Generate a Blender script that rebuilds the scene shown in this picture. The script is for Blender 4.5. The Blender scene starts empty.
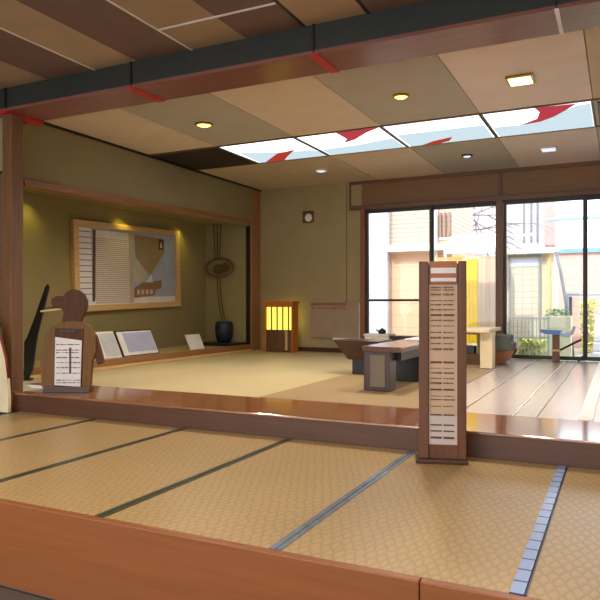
import bpy, bmesh, math, random
from mathutils import Vector, Matrix
random.seed(7)
scn = bpy.context.scene
COL = scn.collection
PI = math.pi

# ------------------------------------------------------------------ materials
def lin(r, g, b):
    f = lambda c: (c/255/12.92) if c/255 <= .04045 else ((c/255+.055)/1.055)**2.4
    return (f(r), f(g), f(b), 1)

def base_mat(name):
    m = bpy.data.materials.new(name); m.use_nodes = True
    nt = m.node_tree
    return m, nt, nt.nodes['Principled BSDF']

def plain(name, rgb, rough=.6, var=.08, scale=6, bump=0, bscale=60, metal=0, spec=.5):
    m, nt, p = base_mat(name)
    c = lin(*rgb)
    tc = nt.nodes.new('ShaderNodeTexCoord')
    n = nt.nodes.new('ShaderNodeTexNoise'); n.inputs['Scale'].default_value = scale; n.inputs['Detail'].default_value = 4
    r = nt.nodes.new('ShaderNodeValToRGB')
    r.color_ramp.elements[0].position = .3; r.color_ramp.elements[1].position = .7
    r.color_ramp.elements[0].color = tuple(x*(1-var) for x in c[:3])+(1,)
    r.color_ramp.elements[1].color = tuple(min(1, x*(1+var)) for x in c[:3])+(1,)
    nt.links.new(tc.outputs['Object'], n.inputs['Vector'])
    nt.links.new(n.outputs['Fac'], r.inputs['Fac']); nt.links.new(r.outputs['Color'], p.inputs['Base Color'])
    p.inputs['Roughness'].default_value = rough; p.inputs['Metallic'].default_value = metal
    p.inputs['Specular IOR Level'].default_value = spec
    if bump:
        n2 = nt.nodes.new('ShaderNodeTexNoise'); n2.inputs['Scale'].default_value = bscale; n2.inputs['Detail'].default_value = 3
        b = nt.nodes.new('ShaderNodeBump'); b.inputs['Strength'].default_value = bump; b.inputs['Distance'].default_value = .01
        nt.links.new(tc.outputs['Object'], n2.inputs['Vector'])
        nt.links.new(n2.outputs['Fac'], b.inputs['Height']); nt.links.new(b.outputs['Normal'], p.inputs['Normal'])
    return m

def wood(name, rgb, rough=.35, axis='X', var=.22, scale=1.0, spec=.5):
    """Wood grain stretched along one axis of the object."""
    m, nt, p = base_mat(name)
    c = lin(*rgb)
    tc = nt.nodes.new('ShaderNodeTexCoord')
    mp = nt.nodes.new('ShaderNodeMapping')
    s = {'X': (1.2, 26, 26), 'Y': (26, 1.2, 26), 'Z': (26, 26, 1.2)}[axis]
    mp.inputs['Scale'].default_value = tuple(k*scale for k in s)
    n = nt.nodes.new('ShaderNodeTexNoise'); n.inputs['Scale'].default_value = 1.6; n.inputs['Detail'].default_value = 6
    n.inputs['Distortion'].default_value = .6
    r = nt.nodes.new('ShaderNodeValToRGB')
    r.color_ramp.elements[0].position = .32; r.color_ramp.elements[1].position = .7
    r.color_ramp.elements[0].color = tuple(x*(1-var) for x in c[:3])+(1,)
    r.color_ramp.elements[1].color = tuple(min(1, x*(1+var*.7)) for x in c[:3])+(1,)
    nt.links.new(tc.outputs['Object'], mp.inputs['Vector']); nt.links.new(mp.outputs['Vector'], n.inputs['Vector'])
    nt.links.new(n.outputs['Fac'], r.inputs['Fac']); nt.links.new(r.outputs['Color'], p.inputs['Base Color'])
    p.inputs['Roughness'].default_value = rough; p.inputs['Specular IOR Level'].default_value = spec
    return m

def weave(name, rgb, rough=.42, dark=.72, cell=(26, 17), bump=.35, rand=.25, rot=0.0):
    """Straw matting: a net of small lozenges pressed into the rush."""
    m, nt, p = base_mat(name)
    c = lin(*rgb)
    L = nt.links.new
    tc = nt.nodes.new('ShaderNodeTexCoord')
    mp = nt.nodes.new('ShaderNodeMapping'); mp.inputs['Scale'].default_value = (cell[0], cell[1], .01)
    mp.inputs['Rotation'].default_value = (0, 0, rot)
    L(tc.outputs['Object'], mp.inputs['Vector'])
    v = nt.nodes.new('ShaderNodeTexVoronoi'); v.feature = 'DISTANCE_TO_EDGE'; v.voronoi_dimensions = '2D'
    v.inputs['Scale'].default_value = 1; v.inputs['Randomness'].default_value = rand
    L(mp.outputs['Vector'], v.inputs['Vector'])
    r = nt.nodes.new('ShaderNodeValToRGB')
    r.color_ramp.elements[0].position = .0; r.color_ramp.elements[1].position = .22
    r.color_ramp.elements[0].color = tuple(x*dark for x in c[:3])+(1,)
    r.color_ramp.elements[1].color = c
    L(v.outputs['Distance'], r.inputs['Fac'])
    n = nt.nodes.new('ShaderNodeTexNoise'); n.inputs['Scale'].default_value = 1.3; n.inputs['Detail'].default_value = 5
    L(tc.outputs['Object'], n.inputs['Vector'])
    mr = nt.nodes.new('ShaderNodeMapRange'); mr.inputs['To Min'].default_value = .86; mr.inputs['To Max'].default_value = 1.1
    L(n.outputs['Fac'], mr.inputs['Value'])
    mx = nt.nodes.new('ShaderNodeMix'); mx.data_type = 'RGBA'; mx.blend_type = 'MULTIPLY'; mx.inputs[0].default_value = 1
    L(r.outputs['Color'], mx.inputs[6]); L(mr.outputs['Result'], mx.inputs[7])
    L(mx.outputs[2], p.inputs['Base Color'])
    b = nt.nodes.new('ShaderNodeBump'); b.inputs['Strength'].default_value = bump; b.inputs['Distance'].default_value = .006
    L(v.outputs['Distance'], b.inputs['Height']); L(b.outputs['Normal'], p.inputs['Normal'])
    p.inputs['Roughness'].default_value = rough
    return m

def rows(name, rgb, rgb2, axis=2, freq=10, duty=.12, rough=.6, cross=None):
    """Lines at even spacing (boards, siding, louvres, bricks)."""
    m, nt, p = base_mat(name)
    L = nt.links.new
    tc = nt.nodes.new('ShaderNodeTexCoord'); sp = nt.nodes.new('ShaderNodeSeparateXYZ')
    L(tc.outputs['Object'], sp.inputs[0])
    def stripes(ax, fr, du):
        a = nt.nodes.new('ShaderNodeMath'); a.operation = 'MULTIPLY'; a.inputs[1].default_value = fr
        L(sp.outputs[ax], a.inputs[0])
        f = nt.nodes.new('ShaderNodeMath'); f.operation = 'FRACT'; L(a.outputs[0], f.inputs[0])
        g = nt.nodes.new('ShaderNodeMath'); g.operation = 'LESS_THAN'; g.inputs[1].default_value = du
        L(f.outputs[0], g.inputs[0]); return g.outputs[0]
    s = stripes(axis, freq, duty)
    if cross:
        t = stripes(*cross)
        k = nt.nodes.new('ShaderNodeMath'); k.operation = 'MAXIMUM'; L(s, k.inputs[0]); L(t, k.inputs[1]); s = k.outputs[0]
    mx = nt.nodes.new('ShaderNodeMix'); mx.data_type = 'RGBA'
    L(s, mx.inputs[0]); mx.inputs[6].default_value = lin(*rgb); mx.inputs[7].default_value = lin(*rgb2)
    L(mx.outputs[2], p.inputs['Base Color']); p.inputs['Roughness'].default_value = rough
    return m

def bricks(name, rgb, mortar, scale=5, rough=.8):
    m, nt, p = base_mat(name)
    tc = nt.nodes.new('ShaderNodeTexCoord'); mp = nt.nodes.new('ShaderNodeMapping')
    mp.inputs['Rotation'].default_value = (PI/2, 0, 0)
    b = nt.nodes.new('ShaderNodeTexBrick'); b.inputs['Scale'].default_value = scale
    b.inputs['Color1'].default_value = lin(*rgb); b.inputs['Color2'].default_value = tuple(x*.94 for x in lin(*rgb)[:3])+(1,)
    b.inputs['Mortar'].default_value = lin(*mortar); b.inputs['Mortar Size'].default_value = .012
    nt.links.new(tc.outputs['Object'], mp.inputs['Vector']); nt.links.new(mp.outputs['Vector'], b.inputs['Vector'])
    nt.links.new(b.outputs['Color'], p.inputs['Base Color']); p.inputs['Roughness'].default_value = rough
    return m

def glow(name, rgb, strength, var=0.0, scale=3):
    m, nt, p = base_mat(name)
    nt.nodes.remove(p); e = nt.nodes.new('ShaderNodeEmission')
    e.inputs['Color'].default_value = lin(*rgb); e.inputs['Strength'].default_value = strength
    if var:
        tc = nt.nodes.new('ShaderNodeTexCoord'); n = nt.nodes.new('ShaderNodeTexNoise'); n.inputs['Scale'].default_value = scale
        mr = nt.nodes.new('ShaderNodeMapRange'); mr.inputs['To Min'].default_value = strength*(1-var); mr.inputs['To Max'].default_value = strength*(1+var)
        nt.links.new(tc.outputs['Object'], n.inputs['Vector']); nt.links.new(n.outputs['Fac'], mr.inputs['Value'])
        nt.links.new(mr.outputs['Result'], e.inputs['Strength'])
    nt.links.new(e.outputs[0], nt.nodes['Material Output'].inputs[0])
    return m

def glass_mat():
    m, nt, p = base_mat('window_glass'); nt.nodes.remove(p)
    t = nt.nodes.new('ShaderNodeBsdfTransparent'); t.inputs[0].default_value = (.96, .98, .98, 1)
    g = nt.nodes.new('ShaderNodeBsdfGlossy'); g.inputs['Roughness'].default_value = .02
    f = nt.nodes.new('ShaderNodeFresnel'); f.inputs['IOR'].default_value = 1.35
    mx = nt.nodes.new('ShaderNodeMixShader')
    nt.links.new(f.outputs[0], mx.inputs[0]); nt.links.new(t.outputs[0], mx.inputs[1]); nt.links.new(g.outputs[0], mx.inputs[2])
    nt.links.new(mx.outputs[0], nt.nodes['Material Output'].inputs[0])
    return m

M = dict(
    wall=plain('olive_plaster', (146, 136, 104), .85, .05, 3, .12, 90),
    wall_far=plain('tan_plaster', (164, 147, 108), .85, .05, 3, .12, 90),
    alcove=plain('alcove_plaster', (150, 138, 98), .85, .05, 3, .15, 80),
    post=wood('post_wood', (116, 80, 52), .45, 'Z'),
    sill=wood('sill_wood', (146, 96, 66), .11, 'X', .16),
    riser=wood('riser_wood', (88, 58, 44), .4, 'X', .16),
    fascia=wood('fascia_wood', (138, 82, 46), .34, 'X', .10),
    beam_face=plain('beam_dark_face', (42, 45, 42), .6),
    beam_soffit=wood('beam_soffit_wood', (138, 90, 82), .22, 'X', .12),
    red=plain('red_lacquer', (190, 36, 40), .35),
    pillar=wood('pillar_wood', (166, 122, 78), .45, 'Z'),
    trim=wood('alcove_trim_wood', (150, 102, 62), .4, 'Y'),
    trim_x=wood('header_wood', (110, 74, 46), .4, 'X'),
    panel_brown=wood('header_panel_wood', (132, 96, 58), .5, 'X', .12),
    black=plain('black_lacquer', (22, 20, 20), .4),
    bronze=plain('dark_bronze_frame', (40, 30, 28), .4),
    stone=plain('hall_stone', (70, 64, 60), .5),
    tatami=weave('rush_mat', (175, 147, 102), .34, .76, (31, 14), .45, .42, .785),
    tatami_far=weave('pale_rush_floor', (196, 181, 142), .5, .92, (60, 60), .15),
    straw=weave('brown_straw_runner', (164, 140, 104), .55, .86, (40, 8), .2),
    boards=wood('greyed_floorboards', (196, 184, 184), .22, 'Y', .06),
    seam_white=plain('pale_seam', (236, 232, 228), .4),
    border_green=plain('dark_green_border', (58, 64, 52), .3, .2, 40),
    border_sheen=plain('blue_grey_sheen_border', (112, 122, 138), .25, .25, 14),  # bluish window reflection put into the cloth colour
    glass=glass_mat(),
    paper=plain('white_paper', (226, 224, 228), .7),
    paper_warm=plain('warm_paper', (192, 164, 140), .7),
    ink=plain('dark_ink', (92, 66, 54), .7),
    sign_wood=wood('sign_brown_wood', (104, 64, 42), .45, 'Z'),
    sign_orange=wood('sign_orange_wood', (168, 96, 60), .4, 'Z', .12),
    dark_wood=wood('dark_stained_wood', (70, 42, 32), .35, 'X'),
    dark_wood_z=wood('dark_stained_upright', (74, 50, 42), .35, 'Z'),
    table_top=wood('table_top_wood', (112, 80, 66), .25, 'Y', .12),
    grey_panel=plain('grey_inset', (128, 118, 102), .6),
    bird=wood('bird_brown_wood', (86, 52, 32), .6, 'Z', spec=.25),
    bird_body=wood('bird_body_wood', (118, 86, 50), .6, 'Z', spec=.25),
    pine=wood('pale_pine', (214, 178, 126), .4, 'Y', .12),
    cream=plain('cream_paint', (232, 218, 184), .6),
    white=plain('white_paint', (232, 232, 230), .5),
    bluegrey=plain('blue_grey_print', (166, 176, 204), .7),
    lav=plain('lavender_print', (172, 178, 214), .6),
    tan=plain('tan_card', (160, 140, 104), .8),
    navy=plain('navy_ceramic', (34, 36, 58), .45),
    rope=plain('brown_cord', (92, 66, 40), .8),
    wicker=plain('brown_wicker', (120, 84, 52), .7, .2, 60),
    lantern=wood('lantern_orange_wood', (196, 116, 40), .4, 'Z', .12),
    lantern_dark=wood('lantern_brown_wood', (98, 68, 42), .45, 'Z'),
    lantern_paper=glow('lit_lantern_paper', (255, 226, 92), 1.15, .12, 6),
    board=plain('noticeboard_mauve', (156, 134, 116), .6),
    grey_cloth=plain('grey_upholstery', (98, 104, 102), .8),
    blue=plain('blue_plastic', (92, 134, 204), .35),
    blue_pale=plain('pale_blue_plastic', (170, 196, 232), .35),
    steel=plain('dark_steel', (58, 52, 50), .4, metal=.6),
)

M['sill'].node_tree.nodes['Principled BSDF'].inputs['IOR'].default_value = 2.7
M['boards'].node_tree.nodes['Principled BSDF'].inputs['IOR'].default_value = 1.8
# ------------------------------------------------------------------ mesh builder
class MB:
    def __init__(s): s.bm = bmesh.new()
    def box(s, x0, x1, y0, y1, z0, z1):
        r = bmesh.ops.create_cube(s.bm, size=1)
        for v in r['verts']:
            v.co = Vector(((x0+x1)/2+v.co.x*(x1-x0), (y0+y1)/2+v.co.y*(y1-y0), (z0+z1)/2+v.co.z*(z1-z0)))
        return s
    def prism(s, poly, axis, a, b):
        """poly in the two other axes (in x,y,z order), extruded from a to b along axis"""
        def P(p, t):
            return {'x': (t, p[0], p[1]), 'y': (p[0], t, p[1]), 'z': (p[0], p[1], t)}[axis]
        A = [s.bm.verts.new(P(p, a)) for p in poly]; B = [s.bm.verts.new(P(p, b)) for p in poly]
        n = len(poly)
        s.bm.faces.new(A); s.bm.faces.new(B[::-1])
        for i in range(n): s.bm.faces.new((A[i], B[i], B[(i+1) % n], A[(i+1) % n]))
        bmesh.ops.recalc_face_normals(s.bm, faces=s.bm.faces[:])
        return s
    def frustum(s, r0, z0, r1, z1):
        """r = (x0,x1,y0,y1) rectangles at two heights"""
        c = lambda r, z: [s.bm.verts.new(q) for q in ((r[0], r[2], z), (r[1], r[2], z), (r[1], r[3], z), (r[0], r[3], z))]
        A, B = c(r0, z0), c(r1, z1)
        s.bm.faces.new(A); s.bm.faces.new(B)
        for i in range(4): s.bm.faces.new((A[i], A[(i+1) % 4], B[(i+1) % 4], B[i]))
        bmesh.ops.recalc_face_normals(s.bm, faces=s.bm.faces[:]); return s
    def tube(s, pts, r, n=8, r_end=None):
        pts = [Vector(p) for p in pts]; rings = []
        for i, p in enumerate(pts):
            d = (pts[min(i+1, len(pts)-1)]-pts[max(i-1, 0)]).normalized()
            u = d.orthogonal().normalized() if i == 0 else (u-d*u.dot(d)).normalized()
            w = d.cross(u)
            rr = r if r_end is None else r+(r_end-r)*i/(len(pts)-1)
            rings.append([s.bm.verts.new(p+(u*math.cos(k*2*PI/n)+w*math.sin(k*2*PI/n))*rr) for k in range(n)])
        for a, b in zip(rings, rings[1:]):
            for k in range(n): s.bm.faces.new((a[k], a[(k+1) % n], b[(k+1) % n], b[k]))
        s.bm.faces.new(rings[0][::-1]); s.bm.faces.new(rings[-1]); return s
    def lathe(s, prof, c=(0, 0, 0), n=24):
        rings = []
        for r, z in prof:
            rings.append([s.bm.verts.new((c[0]+max(r, .0005)*math.cos(k*2*PI/n), c[1]+max(r, .0005)*math.sin(k*2*PI/n), c[2]+z)) for k in range(n)])
        for a, b in zip(rings, rings[1:]):
            for k in range(n): s.bm.faces.new((a[k], a[(k+1) % n], b[(k+1) % n], b[k]))
        s.bm.faces.new(rings[0][::-1]); s.bm.faces.new(rings[-1]); return s
    def ball(s, c, rx, ry, rz, sub=2):
        r = bmesh.ops.create_icosphere(s.bm, subdivisions=sub, radius=1)
        for v in r['verts']: v.co = Vector((c[0]+v.co.x*rx, c[1]+v.co.y*ry, c[2]+v.co.z*rz))
        return s
    def build(s, name, mat, parent=None, bevel=0, smooth=False, loc=None):
        me = bpy.data.meshes.new(name); 
        if parent is not None and loc is None:          # world coordinates -> parent's frame
            p = parent
            while p is not None and p.type == 'EMPTY' and p.get('_w', 0) == 0: break
            off = Vector(parent.get('_off', (0, 0, 0)))
            if off.length: bmesh.ops.translate(s.bm, verts=s.bm.verts[:], vec=-off)
        bmesh.ops.recalc_face_normals(s.bm, faces=s.bm.faces[:])
        s.bm.to_mesh(me); s.bm.free(); me.materials.append(mat)
        if smooth:
            for f in me.polygons: f.use_smooth = True
        o = bpy.data.objects.new(name, me); COL.objects.link(o)
        if parent is not None:
            o.parent = parent
            if '_off' in parent.keys(): o['_off'] = parent['_off']
        if bevel:
            b = o.modifiers.new('Bevel', 'BEVEL'); b.width = bevel; b.segments = 2; b.limit_method = 'ANGLE'
        return o

def tag(o, label, cat, group=None, kind=None):
    o['label'] = label; o['category'] = cat
    if group: o['group'] = group
    if kind: o['kind'] = kind
    return o

def thing(name, label, cat, loc, rz=0, group=None, local=False):
    """An Empty at the thing's base. Parts are given in world coordinates unless local."""
    o = bpy.data.objects.new(name, None); o.empty_display_size = .1; COL.objects.link(o)
    o.location = loc; o.rotation_euler = (0, 0, rz)
    if not local: o['_off'] = list(loc)
    return tag(o, label, cat, group)

def solo(name, mb, mat, label, cat, group=None, bevel=0, smooth=False, kind=None):
    """A thing that is one mesh, its origin moved to its base."""
    vs = [v.co.copy() for v in mb.bm.verts]
    c = Vector(((min(v.x for v in vs)+max(v.x for v in vs))/2, (min(v.y for v in vs)+max(v.y for v in vs))/2, min(v.z for v in vs)))
    bmesh.ops.translate(mb.bm, verts=mb.bm.verts[:], vec=-c)
    o = mb.build(name, mat, None, bevel, smooth); o.location = c
    return tag(o, label, cat, group, kind)

def struct(name, mb, mat, bevel=0, parent=None):
    o = mb.build(name, mat, parent, bevel)
    if parent is None: o['kind'] = 'structure'
    return o

# ------------------------------------------------------------------ measures (metres; z = 0 on the front mats, camera at x = y = 0)
ZU = .16            # raised back floor
CZ = 2.92           # ceiling
XL = -5.6           # left wall of the back room
YW = 9.9            # window wall

# ------------------------------------------------------------------ shell
struct('floor', MB().box(-8, 2.2, -3.2, 2.18, -.50, -.40), M['stone'])
struct('floor', MB().box(-7.2, 1.6, 2.237, 4.126, -.50, -.03), M['stone'])
struct('floor', MB().box(-7.2, -4.845, 4.126, 4.325, -.5, -.004), M['stone'])
struct('trim_1', MB().box(-7.2, -.62, 2.195, 2.236, -.40, .0), M['fascia'], .004)
struct('trim_2', MB().box(-.616, 1.6, 2.195, 2.236, -.40, .0), M['fascia'], .004)
struct('trim_3', MB().box(-7.2, 1.6, 2.18, 2.193, -.50, -.405), M['black'])
struct('trim_4', MB().box(-4.84, 1.6, 4.128, 4.82, -.05, .143), M['riser'], .003)
struct('trim_5', MB().box(-4.84, 1.6, 4.12, 4.83, .143, ZU), M['sill'], .004)
struct('floor', MB().box(XL, -2.76, 4.83, YW, .0, ZU-.003), M['tatami_far'])
struct('floor', MB().box(-2.76, 1.6, 4.83, YW, .0, ZU-.006), M['boards'])
# pale seams between the floorboards
struct('trim_6', MB().box(-.69, -.678, 4.86, 9.8, ZU-.006, ZU+.001), M['seam_white'])
seamg = plain('grey_seam', (176, 166, 166), .5)
struct('trim_7', MB().box(-.53, -.522, 4.86, 9.8, ZU-.006, ZU), seamg)
struct('trim_8', MB().box(-.26, -.165, 4.86, 9.8, ZU-.006, ZU+.002), M['seam_white'])
struct('trim_9', MB().box(-1.06, -1.052, 4.86, 9.8, ZU-.006, ZU), seamg)

# walls
struct('wall_left', MB().box(XL-.12, XL, 4.88, 9.58, 2.26, CZ), M['wall'])
struct('wall_left', MB().box(-7.4, -5.075, 4.32, 4.42, -.05, CZ), M['wall'])
struct('wall_left', MB().box(-7.3, -7.2, -3.2, 4.30, -.5, CZ), M['wall'])
struct('wall_left', MB().box(XL-.15, XL, 4.42, 4.88, .0, CZ), M['wall'])
struct('wall_alcove', MB().box(-6.62, -6.5, 4.88, 9.67, .0, 2.4), M['alcove'])
struct('wall_alcove', MB().box(-6.5, XL-.03, 9.55, 9.67, .0, 2.4), M['alcove'])
struct('wall_alcove', MB().box(-6.5, XL-.15, 4.76, 4.88, .0, 2.4), M['alcove'])
struct('ceiling', MB().box(-6.5, XL-.12, 4.88, 9.55, 2.32, 2.40), M['alcove'])
struct('wall_back', MB().box(-5.72, -4.0, YW, YW+.14, .0, CZ), M['wall_far'])
struct('wall_back', MB().box(-3.99, -3.735, YW, YW+.14, .0, CZ), M['wall_far'])
struct('wall_back', MB().box(-3.735, 1.6, YW, YW+.14, 2.53, CZ), M['panel_brown'])
struct('wall_right', MB().box(1.6, 1.72, -3.2, YW+.14, -.5, CZ), M['wall'])
struct('wall_front', MB().box(-7.3, 1.6, -3.3, -3.2, 2.5, CZ), M['wall'])  # unseen wall, left open between its two strips to let sky fill in
struct('wall_front', MB().box(-7.3, 1.6, -3.3, -3.2, -.5, -.1), M['wall'])
struct('baseboard_back', MB().box(-5.3, -3.74, YW-.03, YW, ZU, ZU+.07), M['dark_wood'])
struct('trim_10', MB().prism([(4.88, 2.185), (9.58, 2.305), (9.58, 2.37), (4.88, 2.255)], 'x', XL-.14, XL+.02), M['trim'])
struct('trim_11', MB().box(XL-.06, XL, 9.515, 9.55, ZU, 2.30), M['black'])
struct('trim_12', MB().box(XL-.1, XL+.012, 9.57, 9.86, ZU, CZ), M['pillar'], .004)
struct('trim_13', MB().box(XL-.1, XL, 9.86, 9.9, ZU, CZ), M['wall_far'])
struct('trim_14', MB().box(-3.735, -3.66, YW-.06, YW+.12, ZU, 2.46), M['fascia'])
struct('trim_15', MB().box(-3.92, 1.6, YW-.05, YW+.14, 2.455, 2.53), M['trim_x'], .004)
struct('trim_16', MB().box(-3.92, 1.6, YW-.03, YW, 2.87, CZ), M['trim_x'], .004)
struct('trim_17', MB().box(-1.60, -1.55, YW-.025, YW, 2.53, 2.87), M['trim_x'])
struct('trim_18', MB().box(-1.62, -1.525, YW-.08, YW+.1, ZU, 2.46), M['post'], .004)
struct('trim_19', MB().box(-3.94, -3.915, YW-.02, YW, 2.46, CZ), M['trim_x'])

# alcove base: pale riser, brown edge board, raised floor
struct('trim_20', MB().box(XL-.02, XL+.03, 4.90, 9.56, ZU, ZU+.035), M['pine'], .003)
struct('trim_21', MB().box(XL-.03, XL+.015, 4.90, 9.56, ZU+.035, .275), M['trim'], .004)
struct('floor', MB().box(-6.5, XL-.03, 4.88, 9.55, .0, .262), M['tan'])

# corner post and its foot
struct('trim_22', MB().box(-5.07, -4.95, 4.18, 4.31, 0, 2.675), M['post'], .006)
struct('trim_23', MB().box(-5.10, -4.86, 4.12, 4.175, 0, .17), M['fascia'], .006)

# beam
BX = [-7.2, -5.03, -3.575, -1.94, -.34, 1.6]
for i in range(5):
    struct('beam', MB().box(BX[i]+.004, BX[i+1]-.004, 4.19, 4.57, 2.735, CZ), M['beam_face'])
    struct('beam', MB().box(BX[i]+.004, BX[i+1]-.004, 4.185, 4.575, 2.71, 2.735), M['beam_soffit'])
for n, (x, w) in enumerate([(-5.03, .045), (-3.575, .04), (-1.94, .035), (-.34, .012)]):
    struct('trim_%d' % (30+n), MB().box(x-w, x+w, 4.18, 4.58, 2.702, 2.712), M['red'] if n < 3 else M['seam_white'])
    if n == 0: struct('trim_39', MB().box(-5.10, -4.98, 4.15, 4.58, 2.676, 2.704), M['red'])
    struct('trim_%d' % (40+n), MB().box(x-.008, x+.008, 4.178, 4.19, 2.735, CZ), M['black'] if n != 2 else M['steel'])

# ceilings: stripes over the hall, square panels over the back room
tanC = [plain('ceiling_tan_%d' % i, c, .75, .05, 4, .06, 120) for i, c in enumerate([(176, 150, 120), (168, 142, 112)])]
dkC = plain('ceiling_dark_brown', (118, 92, 80), .75, .06, 4, .06, 120)
strips = [-7.2, -5.5, -5.0, -4.51, -3.97, -3.52, -2.98, -2.49, -2.01, -1.53, -1.0, -.5, 0, .5, 1.0, 1.6]
for i in range(len(strips)-1):
    m = dkC if i % 2 == 0 and i else tanC[i % 4 == 1]
    if i in (3, 5, 7, 9, 11, 13): m = dkC
    if i in (2, 4, 6, 8, 10, 12): m = tanC[i % 4 == 2]
    struct('ceiling', MB().box(strips[i]+.003, strips[i+1]-.003, -3.2, 3.78, CZ, CZ+.05), m)
    struct('ceiling', MB().box(strips[i]+.003, strips[i+1]-.003, 3.78, 4.2, CZ, CZ+.05), m)
for n, x in enumerate((-3.97, -2.98)):
    struct('trim_%d' % (50+n), MB().box(x-.008, x+.008, -1, 4.19, CZ-.006, CZ+.01), M['seam_white'])
struct('trim_52', MB().box(-2.98, -2.01, 3.77, 3.79, CZ-.005, CZ+.01), M['seam_white'])
struct('trim_53', MB().box(-2.02, -2.0, -1, 4.19, CZ-.006, CZ+.01), M['bronze'])
struct('trim_54', MB().box(-1.54, -1.52, -1, 4.19, CZ-.006, CZ+.01), M['bronze'])
cg = plain('ceiling_grey', (184, 178, 164), .75, .04, 4, .05, 140)
ct = plain('ceiling_warm_tan', (222, 204, 182), .75, .04, 4, .05, 140)
cp = plain('ceiling_pinkish', (234, 218, 208), .75, .04, 4, .05, 140)
co = plain('ceiling_olive', (204, 188, 160), .75, .04, 4, .05, 140)
PX = [-5.6, -4.53, -3.45, -2.38, -1.30, -.235, .84, 1.6]
front = [ct, cg, ct, cg, cp, co, cg]; rear = [co, co, ct, cg, cp, co, co]
for i in range(7):
    a, b = PX[i]+.004, PX[i+1]-.004
    struct('ceiling', MB().box(a, b, 4.57, 6.895, CZ, CZ+.05), front[i])
    struct('ceiling', MB().box(a, b, 7.965, YW, CZ, CZ+.05), rear[i])
    if not 1 <= i <= 4:
        struct('ceiling', MB().box(a, b, 6.905, 7.955, CZ, CZ+.05), plain('ceiling_dark_inset', (40, 30, 24), .7) if i == 0 else co)
struct('trim_60', MB().box(-5.6, 1.6, 6.885, 6.915, CZ-.012, CZ+.01), M['trim_x'])
struct('trim_61', MB().box(-5.6, 1.6, 7.945, 7.975, CZ-.012, CZ+.01), M['trim_x'])
struct('trim_62', MB().box(XL-.01, XL+.015, 4.6, 9.9, CZ-.03, CZ), M['black'])
struct('ceiling', MB().box(-8, 2.2, -3.3, YW+.14, CZ+.07, CZ+.22), M['beam_face'])   # unseen roof slab, added to block the sun

# ------------------------------------------------------------------ windows
def window(n, x0, x1, rail=None, yoff=0):
    o = struct('window_%d' % n, MB().box(x0, x1, YW+.02+yoff, YW+.025+yoff, ZU+.05, 2.42), M['glass'])
    w = .028
    f = MB()
    f.box(x0-.005, x0+w, YW-.005+yoff, YW+.05+yoff, ZU, 2.46).box(x1-w, x1+.005, YW-.005+yoff, YW+.05+yoff, ZU, 2.46)
    f.box(x0+w, x1-w, YW-.005+yoff, YW+.05+yoff, ZU, ZU+.055).box(x0+w, x1-w, YW-.005+yoff, YW+.05+yoff, 2.40, 2.46)
    if rail: f.box(x0+w, x1-w, YW+yoff, YW+.045+yoff, rail-.018, rail+.018)
    f.build('window_frame', M['bronze'], o)
window(1, -3.65, -2.60, 1.01)
window(2, -2.60, -1.62, None, .045)
window(3, -1.515, -.435, None)
window(4, -.435, .62, None, .045)
window(5, .625, 1.6, None)

# ------------------------------------------------------------------ front row of mats
seams = [-5.67, -4.78, -3.89, -2.99, -2.09, -1.20, -.28, .61, 1.50]
def reflection_border():  # window reflection painted into the border as blue squares
    return rows('blue_reflection_border', (150, 174, 226), (52, 64, 110), 1, 9.3, .10, .25)
blue_reflection = reflection_border()
side = {0: 'border_green', 1: 'border_green', 2: 'border_green', 3: 'border_green', 4: 'border_green', 5: 'border_sheen', 6: None, 7: 'border_green', 8: 'border_green'}
mlabels = ['straw floor mat at the far left end of the front row, mostly outside the picture',
           'straw floor mat at the left end of the front row, before the bird-headed stand',
           'second straw floor mat from the left in the front row',
           'third straw floor mat from the left in the front row',
           'straw floor mat left of the border with grey-blue window sheen painted in',
           'straw floor mat carrying the tall brown menu sign',
           'straw floor mat at the right edge, blue window reflection painted on its left border',
           'straw floor mat beyond the right edge of the front row']
def rcut(i): return M[side[i]] if side[i] else blue_reflection
for i in range(1, 7):
    a, b = seams[i], seams[i+1]
    t = thing('tatami_mat', mlabels[i], 'floor mat', ((a+b)/2, 3.2, -.03), 0, 'straw mats of the front row')
    MB().box(a+(.008 if i == 6 else .028), b-(.048 if i == 5 else .028), 2.237, 4.12, -.03, .0).build('woven_surface', M['tatami'], t)
    wl_, wr_ = (.008 if i == 6 else .028), (.048 if i == 5 else .028)
    l = MB().box(a+.002, a+wl_, 2.237, 4.12, -.03, .002).build('border', rcut(i) if i != 6 else M['navy'], t)
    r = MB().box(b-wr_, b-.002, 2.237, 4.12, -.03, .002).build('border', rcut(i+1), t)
t = solo('straw_runner', MB().box(-2.75, -1.37, 4.84, 8.05, ZU-.006, ZU+.003), M['straw'],
         'brown straw runner on the raised floor under the low dark table', 'floor mat')

# ------------------------------------------------------------------ standing menu sign
A = math.radians(17)
s = thing('standing_sign', 'tall narrow brown wooden sign with a long menu paper, standing on the front mats', 'sign', (-.965, 3.92, .002), A, local=True)
U = .00607
def sx(px): return (px-443.5)*U
def sz(py): return (464.5-py)*U
MB().box(-.155, .15, -.07, .09, 0, .022).build('base', M['dark_wood'], s, .004)
MB().box(-.135, -.078, -.028, .04, .022, 1.205).build('side_post', M['sign_wood'], s, .004)
MB().box(.098, .143, -.028, .04, .022, 1.205).build('side_post', M['sign_wood'], s, .004)
MB().box(-.078, .098, -.008, .02, .022, 1.19).build('backing_board', M['sign_wood'], s)
h = MB().box(-.072, .088, -.016, -.008, sz(288), sz(266)).build('header_plate', M['sign_orange'], s)
for a, b in ((272.5, 278), (282.5, 286)):
    MB().box(sx(432.8), sx(457), -.019, -.016, sz(b), sz(a)).build('header_strip', M['paper'], h)
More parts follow.
